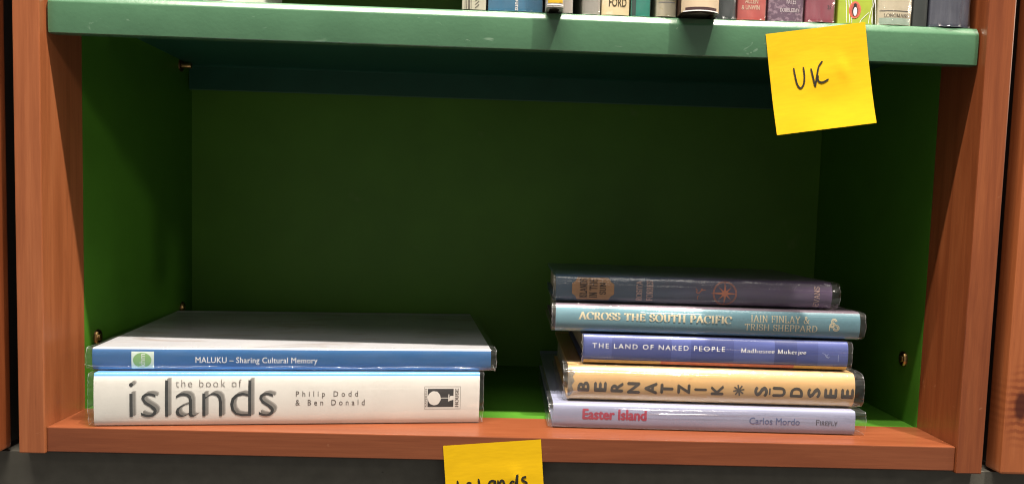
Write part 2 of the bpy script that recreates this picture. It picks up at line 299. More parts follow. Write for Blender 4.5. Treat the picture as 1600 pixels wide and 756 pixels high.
def arc(cx, cy, rx, ry, a0, a1, n=12):
    return [(cx+rx*math.cos(R(a0+(a1-a0)*i/n)), cy+ry*math.sin(R(a0+(a1-a0)*i/n))) for i in range(n+1)]
def sf(x, y, w=0.13): return ('s', x, y, w)
G = {   # serif capitals: width, strokes (polylines), serifs
 'A': (.80, [[(.08, 0), (.40, 1)], [(.40, 1), (.72, 0)], [(.19, .34), (.61, .34)]], [sf(.08, 0), sf(.72, 0)]),
 'B': (.68, [[(.16, 0), (.16, 1)], [(.16, .98)]+arc(.36, .745, .20, .235, 90, -90)+[(.16, .51)], [(.16, .51)]+arc(.38, .265, .24, .245, 90, -90)+[(.16, .02)]], [sf(.13, 0, .08), sf(.13, 1, .08)]),
 'C': (.76, [arc(.43, .5, .37, .5, 45, 315, 20), [(.69, .66), (.69, .98)]], []),
 'D': (.80, [[(.16, 0), (.16, 1)], [(.16, .98)]+arc(.32, .5, .40, .48, 90, -90, 16)+[(.16, .02)]], [sf(.13, 0, .08), sf(.13, 1, .08)]),
 'E': (.66, [[(.16, 0), (.16, 1)], [(.16, .97), (.56, .97)], [(.16, .51), (.46, .51)], [(.16, .03), (.58, .03)], [(.56, 1), (.56, .80)], [(.58, 0), (.58, .22)], [(.46, .60), (.46, .42)]], [sf(.13, 0, .08), sf(.13, 1, .08)]),
 'F': (.62, [[(.16, 0), (.16, 1)], [(.16, .97), (.55, .97)], [(.16, .51), (.44, .51)], [(.55, 1), (.55, .80)], [(.44, .60), (.44, .42)]], [sf(.16, 0), sf(.13, 1, .08)]),
 'G': (.80, [arc(.43, .5, .37, .5, 45, 300, 20), [(.68, .08), (.68, .42)], [(.69, .66), (.69, .98)]], [sf(.66, .44)]),
 'H': (.84, [[(.16, 0), (.16, 1)], [(.68, 0), (.68, 1)], [(.16, .51), (.68, .51)]], [sf(.16, 0), sf(.16, 1), sf(.68, 0), sf(.68, 1)]),
 'I': (.34, [[(.17, 0), (.17, 1)]], [sf(.17, 0), sf(.17, 1)]),
 'J': (.44, [[(.26, 1), (.26, .15), (.15, .0), (.04, .08)]], [sf(.26, 1)]),
 'K': (.78, [[(.16, 0), (.16, 1)], [(.66, 1), (.18, .46)], [(.32, .58), (.70, 0)]], [sf(.16, 0), sf(.16, 1), sf(.66, 1), sf(.68, 0)]),
 'L': (.62, [[(.16, 0), (.16, 1)], [(.16, .03), (.56, .03)], [(.56, 0), (.56, .24)]], [sf(.13, 0, .08), sf(.16, 1)]),
 'M': (.98, [[(.14, 0), (.16, 1)], [(.16, 1), (.48, .04)], [(.48, .04), (.80, 1)], [(.82, 0), (.80, 1)]], [sf(.14, 0), sf(.12, 1, .08), sf(.82, 0), sf(.84, 1, .08)]),
 'N': (.84, [[(.16, 0), (.16, 1)], [(.16, 1), (.68, .02)], [(.68, .02), (.68, 1)]], [sf(.16, 0), sf(.12, 1, .08), sf(.68, 1)]),
 'O': (.84, [arc(.42, .5, .36, .5, 0, 360, 24)], []),
 'P': (.64, [[(.16, 0), (.16, 1)], [(.16, .98)]+arc(.36, .73, .22, .25, 90, -90)+[(.16, .48)]], [sf(.16, 0), sf(.13, 1, .08)]),
 'R': (.72, [[(.16, 0), (.16, 1)], [(.16, .98)]+arc(.36, .74, .21, .24, 90, -90)+[(.16, .50)], [(.36, .50), (.64, 0)]], [sf(.16, 0), sf(.13, 1, .08), sf(.66, 0, .08)]),
 'S': (.58, [arc(.29, .745, .22, .245, 35, 260, 14)+arc(.29, .255, .23, .245, 80, -145, 14), [(.49, .72), (.49, .97)], [(.08, .05), (.08, .30)]], []),
 'T': (.72, [[(.36, 0), (.36, 1)], [(.06, .97), (.66, .97)], [(.06, 1), (.06, .78)], [(.66, 1), (.66, .78)]], [sf(.36, 0)]),
 'U': (.80, [[(.16, 1), (.16, .32)]+arc(.40, .30, .24, .29, 180, 360)+[(.64, 1)]], [sf(.16, 1), sf(.64, 1)]),
 'V': (.76, [[(.06, 1), (.38, 0)], [(.38, 0), (.70, 1)]], [sf(.07, 1), sf(.70, 1)]),
 'W': (1.0, [[(.06, 1), (.28, 0)], [(.28, 0), (.50, .95)], [(.50, .95), (.72, 0)], [(.72, 0), (.94, 1)]], [sf(.07, 1), sf(.93, 1)]),
 'Y': (.74, [[(.06, 1), (.37, .46)], [(.37, .46), (.68, 1)], [(.37, .46), (.37, 0)]], [sf(.07, 1), sf(.67, 1), sf(.37, 0)]),
 '&': (.84, [[(.78, .52), (.60, .20), (.46, .05)]+arc(.30, .24, .22, .24, -60, -200, 8)+[(.14, .42), (.34, .58), (.46, .72)]+arc(.36, .82, .12, .17, -20, 200, 8)+[(.26, .66), (.42, .40), (.76, .0)]], [sf(.76, .52, .08)]),
 'a': (.52, [arc(.22, .46, .17, .15, 160, 20, 6)+[(.40, .40), (.40, .06), (.48, .0)], arc(.24, .17, .17, .17, 75, 345, 10)], []),
 'd': (.58, [arc(.26, .29, .19, .30, 30, 330, 14), [(.45, 0), (.45, 1.02)]], [sf(.40, 1.02, .06), sf(.50, 0, .05)]),
 'e': (.50, [[(.08, .34), (.42, .34)]+arc(.25, .31, .19, .30, 10, 310, 14)], []),
 'h': (.60, [[(.14, 0), (.14, 1.02)], [(.14, .42)]+arc(.30, .40, .15, .20, 150, 10, 8)+[(.46, 0)]], [sf(.14, 0, .08), sf(.46, 0, .08), sf(.10, 1.02, .05)]),
 'j': (.26, [[(.16, .60), (.16, -.18), (.04, -.28)], [(.15, .80), (.16, .88)]], [sf(.12, .60, .06)]),
 'k': (.58, [[(.14, 0), (.14, 1.02)], [(.46, .58), (.15, .28)], [(.25, .36), (.52, 0)]], [sf(.14, 0, .08), sf(.46, .59, .07), sf(.52, 0, .06)]),
 'r': (.42, [[(.14, 0), (.14, .60)], [(.14, .42), (.24, .56), (.36, .57)]], [sf(.14, 0, .09), sf(.10, .60, .05)]),
 's': (.42, [arc(.21, .46, .14, .14, 40, 260, 9)+arc(.21, .16, .15, .155, 80, -140, 9)], []),
 'u': (.60, [[(.14, .60), (.14, .20)]+arc(.29, .18, .15, .17, 180, 330, 8), [(.46, .60), (.46, 0)]], [sf(.10, .60, .06), sf(.42, .60, .06), sf(.50, 0, .05)]),
}
def stroke(pts, width):
    """ribbon along pts; width is a function of direction angle"""
    n = len(pts); L, Rr = [], []
    for i, p in enumerate(pts):
        a = pts[max(0, i-1)]; b = pts[min(n-1, i+1)]
        dx, dy = b[0]-a[0], b[1]-a[1]; d = math.hypot(dx, dy) or 1
        w = width(math.atan2(dy, dx))/2 if callable(width) else width/2
        L.append((p[0]-dy/d*w, p[1]+dx/d*w)); Rr.append((p[0]+dy/d*w, p[1]-dx/d*w))
    return L, Rr
def serif(s, thick=0.17, thin=0.055, space=0.10, ser=True, caps=None):
    """caps: size factor of letters after a word's first (small capitals)"""
    vs, fs = [], []; x = 0; k = 0; start = True
    wf = lambda a: thin+(thick-thin)*abs(math.sin(a-R(12)))**1.5
    for ch in s:
        if ch == ' ': x += 0.42; start = True; continue
        w, st, sr = G[ch]; f = caps if (caps and not start) else 1.0; start = False
        parts = [(p, wf) for p in st]
        if ser: parts += [([(a-b-0.01, c+(0.02 if c < .5 else -0.02)), (a+b+0.01, c+(0.02 if c < .5 else -0.02))], 0.05) for _, a, c, b in sr]
        for p, wd in parts:
            L, Q = stroke(p, wd); b0 = len(vs); k += 1
            for (a, c), (d, e) in zip(L, Q): vs.append((x+a*f, c*f, k*0.000004)); vs.append((x+d*f, e*f, k*0.000004))
            for i in range(len(L)-1): fs.append((b0+2*i, b0+2*i+1, b0+2*i+3, b0+2*i+2))
        x += (w+space)*f
    return vs, fs
def ribbons(strokes, w):
    vs, fs = [], []
    for k, p in enumerate(strokes):
        # resample with Catmull-Rom
        q = []
        P = [p[0]]+list(p)+[p[-1]]
        for i in range(1, len(P)-2):
            for t in range(5):
                t /= 5; a, b, c, d = P[i-1:i+3]
                q.append(tuple(0.5*((2*b[j])+(-a[j]+c[j])*t+(2*a[j]-5*b[j]+4*c[j]-d[j])*t*t+(-a[j]+3*b[j]-3*c[j]+d[j])*t**3) for j in (0, 1)))
        q.append(tuple(p[-1]))
        L, Q = stroke(q, w); b0 = len(vs); n = len(L)
        for i, ((a, c), (d, e)) in enumerate(zip(L, Q)):
            f = 0.45 if i in (0, n-1) else (0.85 if i in (1, n-2) else 1)
            mx, my = (a+d)/2, (c+e)/2
            vs.append((mx+(a-mx)*f, my+(c-my)*f, k*0.00001)); vs.append((mx+(d-mx)*f, my+(e-my)*f, k*0.00001))
        for i in range(n-1): fs.append((b0+2*i, b0+2*i+1, b0+2*i+3, b0+2*i+2))
    return vs, fs
def fit(vf, x0, x1, y0, y1, rot=0, yref=None):
    """scale a flat glyph mesh into the box; rot = 90 turns it anticlockwise first, -90 clockwise. yref=(lo,hi) gives the source heights that map to y0,y1"""
    vs, fs = vf
    if rot == 90: vs = [(-y, x, z) for x, y, z in vs]
    elif rot == -90: vs = [(y, -x, z) for x, y, z in vs]
    ax = min(v[0] for v in vs); bx = max(v[0] for v in vs)
    ay, by = yref if yref else (min(v[1] for v in vs), max(v[1] for v in vs))
    return [(x0+(x-ax)*(x1-x0)/(bx-ax), y0+(y-ay)*(y1-y0)/(by-ay), z) for x, y, z in vs], fs
def rect(x0, x1, y0, y1, nx=1, ny=1):
    vs = [(x0+(x1-x0)*i/nx, y0+(y1-y0)*j/ny, 0) for i in range(nx+1) for j in range(ny+1)]
    return vs, [(i*(ny+1)+j, (i+1)*(ny+1)+j, (i+1)*(ny+1)+j+1, i*(ny+1)+j+1) for i in range(nx) for j in range(ny)]
def disc(cx, cy, rx, ry, n=28, wob=0.0):
    vs = [(cx, cy, 0)]+[(cx+rx*(1+wob*mnoise.noise((k*.9, 0, cx)))*math.cos(2*math.pi*k/n), cy+ry*(1+wob*mnoise.noise((k*.9, 5, cx)))*math.sin(2*math.pi*k/n), 0) for k in range(n)]
    return vs, [(0, k+1, (k+1) % n+1) for k in range(n)]
def joinvf(*a):
    vs, fs = [], []
    for v, f in a: b = len(vs); vs += v; fs += [tuple(i+b for i in q) for q in f]
    return vs, fs

# ------------------------------------------------------------------ books
INK = {}
def ink(name, c, rough=0.5): 
    if name not in INK: INK[name] = paint(name+'_ink', c, rough, 0.08, 300)
    return INK[name]

class Book:
    def __init__(s, label, loc, yaw, L, T, D, cover, bulge=0.0012, rc=0.0012, film=True, group=None, standing=False, side_mat=None, side_top=1.0, side_bot=0.0, ends=(0.004, 0.005), crumple=0.0006, film_mat=None, pages=M_PAGE, filmgap=0.0005, sq=0.003, ex=4.0, creases=2):
        s.ex, s.creases = ex, creases
        s.L, s.T, s.D, s.b, s.rc, s.gap = L, T, D, bulge, rc, filmgap
        s.root = empty('book', loc, label, 'book', group, (0, R(-90), 0) if standing else (0, 0, R(yaw)))
        s.film = film
        # cover: spine plus two boards, one folded sheet
        th = 0.0026; N = 26
        ws = [T*(0.5-0.5*math.cos(math.pi*i/N)) for i in range(N+1)]
        outer = [(D, 0.0), (D*0.5, 0.0)]+[(s.sy(w), w) for w in ws]+[(D*0.5, T), (D, T)]
        inner = [(D, T-th), (th+bulge+rc+.001, T-th), (th+bulge*0.3, T*0.5), (th+bulge+rc+.001, th), (D, th)]
        P = outer+inner; n = len(P); vs = [(u, y, w) for u in (0, L) for y, w in P]
        nx = 1; fs, mi = [], []
        for j in range(n):
            k = (j+1) % n; fs.append((j, n+j, n+k, k))
            w = (P[j][1]+P[k][1])/2/T
            spine = 2 <= j < 2+N and side_bot <= w <= side_top
            mi.append(0 if (spine or side_mat is None) else 1)
        # end caps as quads strips between outer and inner
        def cap(off, flip):
            a = [(0, 1, n-2, n-1)]
            mid = 2+N//2
            i_top, i_mid, i_bot = n-4, n-3, n-2
            q = []
            q.append((0, 1, 2, i_bot, n-1))
            for j in range(2, mid): q.append((j, j+1, i_mid if j >= 2+N//3 else i_bot))
            q.append((2+N//3, i_mid, i_bot))
            for j in range(mid, 2+N): q.append((j, j+1, i_top if j >= mid+N//6 else i_mid))
            q.append((mid+N//6, i_top, i_mid))
            q.append((2+N, 3+N, 4+N, n-5, i_top))
            return [tuple(reversed([x+off for x in f])) if flip else tuple(x+off for x in f) for f in q]
        c1 = cap(0, False); c2 = cap(n, True); fs += c1+c2; mi += [1 if side_mat else 0]*(len(c1)+len(c2))
        mats = [cover, side_mat] if side_mat else [cover]
        o = mesh('cover', vs, fs, mats, s.root, False, mi)
        me = o.data; me.polygons.foreach_set('use_smooth', [2 <= i < 2+N for i in range(len(me.polygons))])
        bm = bmesh.new(); bm.from_mesh(me); bmesh.ops.recalc_face_normals(bm, faces=bm.faces)
        for e in bm.edges:
            if len(e.link_faces) == 2 and e.calc_face_angle(0) > R(50): e.smooth = False
        bm.to_mesh(me); bm.free()
        # page block
        box('page_block', sq, L-sq, th+bulge+0.0012, D-0.004, th+0.00005, T-th-0.00005, pages, s.root)
        if film: s.make_film(ends, crumple, film_mat or M_FILM)
    def sy(s, w):
        q = abs(2*w/s.T-1); q = min(q, 1.0); return s.b*q*q+s.rc*(1-(1-q**s.ex)**(1/s.ex))
    def make_film(s, ends, amp, m):
        g = s.gap; T, D = s.T, s.D; N = 30
        N = 44
        prof = [(D*0.92, -g), (D*0.55, -g), (D*0.25, -g), (D*0.1, -g), (0.006, -g)]
        seed = random.random()*50
        cr = [(T*random.choice((random.uniform(0.60, 0.86), random.uniform(0.70, 0.90), random.uniform(0.1, 0.3))), random.uniform(0.00022, 0.00042), random.random()*40) for _ in range(s.creases)]
        wl_ = [-g+(T+2*g)*(0.5-0.5*math.cos(math.pi*i/N)) for i in range(N+1)]
        for cw, cs, _ in cr: wl_ += [cw+cs*k for k in (-2.2, -1.4, -0.8, -0.3, 0.05, 0.4, 0.9, 1.5, 2.3)]
        for w in sorted(wl_):
            q = min(1.0, abs(2*(w+g)/(T+2*g)-1)); prof.append((s.b*q*q+s.rc*1.05*(1-(1-q**s.ex)**(1/s.ex))-g, w))
        prof += [(0.006, T+g), (D*0.1, T+g), (D*0.25, T+g), (D*0.55, T+g), (D*0.92, T+g)]
        e0, e1 = ends; us = []
        us = [-e0, -e0*0.6, -e0*0.25, 0.0, 0.002, 0.005, 0.010]+[0.010+(s.L-0.02)*i/56 for i in range(1, 56)]+[s.L-0.010, s.L-0.005, s.L-0.002, s.L, s.L+e1*0.25, s.L+e1*0.6, s.L+e1]
        n = len(prof); vs = []; 
        for u in us:
            out = max(0, -u/e0 if u < 0 else (u-s.L)/e1 if u > s.L else 0)
            edge = max(math.exp(-max(u, 0)/0.008), math.exp(-max(s.L-u, 0)/0.008))
            for j, (y, w) in enumerate(prof):
                nn = mnoise.noise((u*60+seed, w*140, y*40)); n2 = mnoise.noise((seed, w*420, y*60+u*300)); n3 = mnoise.noise((u*9+seed, w*60, 2))
                a = amp*(0.12+0.88*edge)
                front = 1.0 if y < 0.004 else 0.25
                yy = y-abs(nn)*a*front-0.00012*(n3+1)*front; wz = w
                cz = T/2
                if front == 1.0:
                    for cw, cs, cd in cr:
                        k = min(1.0, max(0.0, 2.2*mnoise.noise((u*13+cd, 0.5, cd))+0.45))
                        e_ = math.exp(-((w-cw)/cs)**2)
                        yy -= 1.35*cs*k*e_; wz += 0.0007*mnoise.noise((u*16, cd, 1))*math.exp(-((w-cw)/0.002)**2)
                inside = 0.0009*out*(1+n2*0.6)+amp*0.7*out*n2
                # free ends curl slightly inwards, ragged edge
                wz = wz+(cz-w)/T*2*inside*0.8 if out else wz
                yy = yy+inside*0.6 if out else yy
                uu = u+(0.0011*n2*out*(1 if u > 0 else -1))
                vs.append((uu, yy, min(max(wz, -g), T+g)))
        fs = [(i*n+j, (i+1)*n+j, (i+1)*n+j+1, i*n+j+1) for i in range(len(us)-1) for j in range(n-1)]
        o = mesh('plastic_film', vs, fs, m, s.root, True)
        # whitish cut edge of the film at both ends
        for i0, i1 in ((0, 1), (len(us)-1, len(us)-2)):
            ev, ef = [], []
            for j in range(3, n-3):
                a = Vector(vs[i0*n+j]); c = Vector(vs[i1*n+j]); d = (c-a).normalized()
                ev += [tuple(a-d*0.0002+Vector((0, -0.0001, 0))), tuple(a+d*0.00025+Vector((0, -0.00022, 0)))]
            for j in range(n-7): ef.append((2*j, 2*j+1, 2*j+3, 2*j+2))
            mesh('film_edge', ev, ef, M_EDGE, o, True)
    def put(s, name, vf, m, off=0.00008, label=None):
        vs, fs = vf
        w0, w1 = min(v[1] for v in vs), max(v[1] for v in vs)
        if w1-w0 > 0.0012 and len(fs) < 4000:      # cut the print so it can follow the rounded spine
            bm = bmesh.new(); bv = [bm.verts.new((u, w, z)) for u, w, z in vs]
            for f in fs:
                try: bm.faces.new([bv[i] for i in f])
                except ValueError: pass
            cuts = [s.T*(0.5-0.5*math.cos(math.pi*i/26)) for i in range(1, 26)]
            for c in cuts:
                if w0 < c < w1: bmesh.ops.bisect_plane(bm, geom=bm.verts[:]+bm.edges[:]+bm.faces[:], plane_co=(0, c, 0), plane_no=(0, 1, 0), dist=1e-7)
            bm.verts.index_update(); vs = [tuple(v.co) for v in bm.verts]; fs = [tuple(v.index for v in f.verts) for f in bm.faces]; bm.free()
        o = mesh(name, [(u, s.sy(min(max(w, 0), s.T))-off-z, w) for u, w, z in vs], fs, m, s.root)
        if label: o['label'] = label
        return o
    def patch(s, name, u0, u1, w0, w1, m, off=0.00005):
        return s.put(name, rect(u0, u1, w0, w1, 1, 14), m, off)
mm = 0.001
def FB(vf, u0, u1, w0, w1, rot=0, yref=None): return fit(vf, u0*mm, u1*mm, w0*mm, w1*mm, rot, yref)

GL, GR, GT = 'two large books lying stacked on the left', 'five books lying stacked on the right', 'books standing on the green metal shelf'
g = 0.0006
# --- the book of islands (bottom of the left stack)
M_CREAM = paint('cream_jacket', (0.775, 0.765, 0.735), 0.5, 0.05, 25, 0.4, 0.06)
M_NAVY = paint('navy_cloth', (0.05, 0.10, 0.19), 0.7, 0.1, 200)
M_SKY = paint('sky_blue_jacket', (0.10, 0.32, 0.72), 0.4, 0.15, 18)
b = Book('thick cream book with large islands title, under a blue book', (-0.3158, 0.0046, g), 6.63, 0.2943, 0.0406, 0.212, M_CREAM, 0.0008, 0.0030, ex=5, creases=2, group=GL, side_mat=M_SKY, side_top=0.945, crumple=0.0012, ends=(0.0040, 0.0032), film_mat=M_FILM_SOFT)
tt = sans('islands', -0.018, 1.0)
for k, (dx, dy, gl_) in enumerate([(2.7, 2.1, 0.52), (2.3, 1.8, 0.40), (1.9, 1.5, 0.28), (1.5, 1.2, 0.24)]):
    b.put('title_shadow', FB(tt, 25.4+dx, 132.6+dx, 6.6+dy, 35.3+dy), ink('grey%d' % k, (gl_, gl_*0.97, gl_*0.92)), 0.00004+0.00003*k)
b.put('title_lettering', FB(tt, 25.4, 132.6, 6.6, 35.3), ink('dark_grey', (0.030, 0.034, 0.036)), 0.00018)
b.put('subtitle_lettering', FB(sans('the book of', -0.015, 1.25), 59.3, 108.0, 30.0, 35.9), ink('mid_grey', (0.13, 0.11, 0.10)), 0.00022)
b.put('author_lettering', FB(sans('Philip Dodd', 0.006, 1.75), 149.2, 197.2, 20.9, 26.5), ink('mid_grey', (0.13, 0.11, 0.10)))
b.put('author_lettering', FB(sans('& Ben Donald', 0.006, 1.75), 149.0, 202.5, 15.2, 19.8), ink('mid_grey', (0.13, 0.11, 0.10)))
fr = []
for (u0, u1, w0, w1) in ((249.7, 278.9, 11.6, 11.85), (249.7, 278.9, 29.75, 30.0), (249.7, 249.95, 11.85, 29.75), (278.65, 278.9, 11.85, 29.75)): fr.append(rect(u0*mm, u1*mm, w0*mm, w1*mm, 1, 4))
b.put('logo_frame', joinvf(*fr), ink('mid_grey', (0.13, 0.11, 0.10)))
b.put('logo_panel', rect(252.4*mm, 273.2*mm, 13.3*mm, 28.1*mm, 1, 6), ink('black', (0.03, 0.028, 0.03)), 0.00006)
b.put('logo_tree', joinvf(disc(0.2577, 0.0205, 0.0052, 0.0058, 28, 0.10), rect(0.2626, 0.2690, 0.0204, 0.0209), rect(0.2690, 0.2698, 0.0179, 0.0236), ([(0.2698, 0.0183, 0), (0.2732, 0.0192, 0), (0.2732, 0.0224, 0), (0.2708, 0.0224, 0), (0.2700, 0.0212, 0)], [(0, 1, 2, 3, 4)])), M_CREAM, 0.00012)
b.put('logo_lettering', FB(serif('HOUSE', 0.2, 0.06), 274.4, 277.4, 13.2, 28.3, 90), ink('mid_grey', (0.13, 0.11, 0.10)))
b.put('logo_lettering', FB(sans('RANDOM', 0.02, 1.3), 250.4, 251.7, 13.4, 28.2, 90), ink('mid_grey', (0.13, 0.11, 0.10)))
# --- Maluku
M_BLUE = paint('mid_blue_jacket', (0.026, 0.115, 0.300), 0.4, 0.08, 20)
def white_cover():
    m, n, l, bb = nt('white_jacket', 0.45, 0.4)
    o = ramp(n, l, noise(n, l, coords(n, l), 14, 4), [(0.3, (0.33, 0.335, 0.37)), (0.7, (0.40, 0.405, 0.44))])
    s = noise(n, l, coords(n, l, (9, 22, 9), (1.3, 0.4, 0)), 1.3, 4, 0.55, 1.6)
    o = mix(n, l, maprange(n, l, s, 0.54, 0.66, 0.0, 0.50), o, (0.20, 0.13, 0.10))
    l.new(o, bb.inputs['Base Color']); return m
M_WHITE = white_cover()
b = Book('slim blue-spined white book lying on the cream islands book', (-0.3206, 0.0126, 0.0418+g), 6.16, 0.3074, 0.0169, 0.222, M_BLUE, 0.0003, 0.0026, ex=3.6, creases=3, group=GL, side_mat=M_WHITE, side_top=0.93, crumple=0.0013, ends=(0.0045, 0.0045), film_mat=M_FILM_SOFT)
b.put('title_lettering', FB(sans('MALUKU \u2013 Sharing Cultural Memory', 0.012, 1.05), 75.7, 168.6, 4.0, 10.2), ink('white', (0.75, 0.76, 0.78)))
b.patch('label_patch', 0.0284, 0.0449, 0.0009, 0.0142, paint('pale_green_white', (0.58, 0.68, 0.62), 0.5))
b.put('label_disc', disc(0.0363, 0.0075, 0.0068, 0.0058), ink('leaf_green', (0.22, 0.42, 0.16)), 0.00010)
b.put('label_lettering', FB(sans('khm', 0.0, 1.0), 34.2, 38.4, 2.2, 12.6, 90), ink('white', (0.75, 0.76, 0.78)), 0.00014)

# --- right stack, bottom to top
M_LAV = paint('lavender_jacket', (0.27, 0.290, 0.43), 0.45, 0.05, 22)
b = Book('lavender grey Easter Island book at the bottom of its stack', (0.0364, 0.0306, g), -0.85, 0.2450, 0.0192, 0.240, M_LAV, 0.0003, 0.0030, ex=3.6, creases=3, group=GR, ends=(0.0035, 0.0085), crumple=0.0019, film_mat=M_FILM)
b.put('title_lettering', FB(sans('Easter Island', 0.045, 0.98), 23.6, 75.6, 7.1, 15.9), ink('crimson', (0.34, 0.035, 0.075)))
b.put('author_lettering', FB(sans('Carlos Mordo', 0.012, 1.0), 158.9, 200.0, 6.9, 12.4), ink('slate_blue', (0.085, 0.12, 0.26)))
b.put('publisher_lettering', FB(serif('FIREFLY', 0.17, 0.07, 0.06, caps=0.78), 213.0, 230.8, 7.4, 11.8), ink('dark_slate', (0.06, 0.06, 0.09)))
M_TAN = paint('tan_jacket', (0.57, 0.355, 0.150), 0.5, 0.08, 16, 0.4, 0.05, stain=(0.40, 0.21, 0.08), stain_scale=85, stain_lo=0.70)
b = Book('tan yellow book with large sideways capitals and torn spine end', (0.0485, 0.0386, 0.0200+g), -1.2, 0.2345, 0.0283, 0.185, M_TAN, 0.0012, 0.0075, ex=2.8, group=GR, ends=(0.0040, 0.0075), crumple=0.0026, film_mat=M_FILM_CR)
lefts = [7.6, 21.1, 34.7, 48.2, 62.3, 75.4, 89.2, 103.0, 116.6, 134.9, 152.1, 167.0, 181.4, 195.5, 209.4, 223.2]
rights = [17.5, 31.5, 45.1, 58.9, 72.8, 86.1, 99.9, 113.5, 127.1, 144.0, 163.4, 178.0, 192.1, 206.5, 220.1, 233.7]
BI = ink('brown_black', (0.060, 0.048, 0.036))
for ch, a, c in zip('BERNATZIK*SUDSEE', lefts, rights):
    w0, w1 = (7.9, 16.4)
    if ch == 'N': w0, w1 = 7.2, 16.9
    if ch == 'A': w0, w1 = 7.0, 17.2
    if ch == 'I': w0, w1 = 11.2, 13.3
    if ch == '*':
        cx, cw = (a+c)/2*mm, 0.0126; P = []
        for k in range(4):
            t = R(45*k+10); r = 0.0046; dx, dy = math.cos(t), math.sin(t); h = 0.0006
            P.append(([(cx-dx*r-dy*h, cw-dy*r+dx*h, k*.00001), (cx-dx*r+dy*h, cw-dy*r-dx*h, k*.00001), (cx+dx*r+dy*h, cw+dy*r-dx*h, k*.00001), (cx+dx*r-dy*h, cw+dy*r+dx*h, k*.00001)], [(0, 1, 2, 3)]))
        b.put('title_letter', joinvf(*P), BI); continue
    v = FB(sans(ch, 0.05), a, c, w0, w1, 90)
    if ch == 'U': v = joinvf(v, rect(0.1642, 0.1655, 0.0095, 0.0150))
    b.put('title_letter', v, BI)
b.put('frayed_paper', ([(0.0, 0.0255, 0), (0.004, 0.0250, 0), (0.0055, 0.0225, 0), (0.0035, 0.0200, 0), (0.0052, 0.0165, 0), (0.003, 0.0130, 0), (0.0046, 0.0085, 0), (0.002, 0.0040, 0), (0.0, 0.0035, 0)], [(0, 1, 2, 3, 8), (3, 4, 5, 8), (5, 6, 7, 8)]), paint('frayed_grey', (0.20, 0.17, 0.13), 0.8, 0.4, 300))
M_IND = paint('indigo_jacket', (0.048, 0.066, 0.240), 0.42, 0.06, 20)
b = Book('indigo book with orange lower spine edge, between tan and teal books', (0.0609, 0.0466, 0.0497+g), -1.55, 0.2180, 0.0236, 0.170, M_IND, 0.0006, 0.0055, ex=3.2, group=GR, ends=(0.0010, 0.0035), crumple=0.0006, film_mat=M_FILM_SOFT)
M_IND2 = paint('indigo_panel', (0.068, 0.092, 0.300), 0.42, 0.06, 20); M_IND3 = paint('indigo_panel_dark', (0.036, 0.050, 0.185), 0.42, 0.06, 20)
for u0, u1, m in ((0.0012, 0.0234, M_IND2), (0.0724, 0.0886, M_IND2), (0.1240, 0.1575, M_IND2), (0.1575, 0.1759, M_IND3), (0.1933, 0.2178, M_IND2)):
    b.patch('spine_panel', u0, u1, 0.0036, 0.0232, m)
for u0, u1, c_, nm in ((0.0005, 0.0643, (0.62, 0.36, 0.10), 'ochre'), (0.0643, 0.1743, (0.62, 0.115, 0.055), 'red_orange'), (0.1743, 0.2178, (0.68, 0.36, 0.05), 'amber')):
    b.patch('spine_stripe', u0, u1, 0.0002, 0.0033, ink(nm, c_), 0.00006)
b.put('title_lettering', FB(sans('THE LAND OF NAKED PEOPLE', 0.0, 1.28), 7.4, 116.5, 12.9, 16.9), ink('white', (0.75, 0.76, 0.78)), 0.0001)
b.put('author_lettering', FB(serif('Madhusree Mukerjee', 0.14, 0.07, 0.08), 129.6, 183.4, 12.8, 16.2, 0, (0, 1)), ink('white', (0.75, 0.76, 0.78)), 0.0001)
b.put('publisher_mark', ribbons([[(.1965, .0142), (.1985, .0135), (.2005, .0118), (.2022, .0098)], [(.2000, .0120), (.2018, .0136)], [(.1990, .0128), (.2008, .0105), (.2030, .0112)], [(.2100, .0135), (.2100, .0070)]], 0.0005), ink('pale_indigo', (0.24, 0.28, 0.52)), 0.0001)
M_TEAL = paint('teal_jacket', (0.135, 0.280, 0.350), 0.42, 0.06, 18)
M_PLUM = paint('plum_jacket_side', (0.16, 0.115, 0.16), 0.4, 0.1, 30)
b = Book('teal book titled Across the South Pacific, second from the stack top', (0.0375, 0.0506, 0.0748+g), -1.8, 0.2510, 0.0230, 0.165, M_TEAL, 0.0010, 0.0065, ex=2.9, group=GR, side_mat=M_PLUM, side_top=0.955, ends=(0.0030, 0.0045), crumple=0.0011)
GOLD = ink('pale_gold', (0.68, 0.60, 0.42))
b.put('title_lettering', FB(serif('ACROSS THE SOUTH PACIFIC', 0.23, 0.045, 0.07), 18.8, 145.2, 10.6, 17.0), GOLD)
b.put('author_lettering', FB(serif('IAIN FINLAY &', 0.13, 0.06, 0.06), 161.0, 209.0, 12.6, 18.6), GOLD)
b.put('author_lettering', FB(serif('TRISH SHEPPARD', 0.13, 0.06, 0.06), 156.0, 215.8, 5.7, 11.3), GOLD)
sp = []
for (cx, cy, r, s0) in ((.2295, .0150, .0022, 0), (.2278, .0118, .0017, 90), (.2312, .0098, .0024, 180)):
    for rr in (r, r*0.55): sp.append([(cx+rr*math.cos(R(s0+t*30)), cy+rr*math.sin(R(s0+t*30))) for t in range(11)])
sp.append([(.2258, .0118), (.2258, .0072)])
b.put('publisher_mark', ribbons(sp, 0.0007), GOLD)
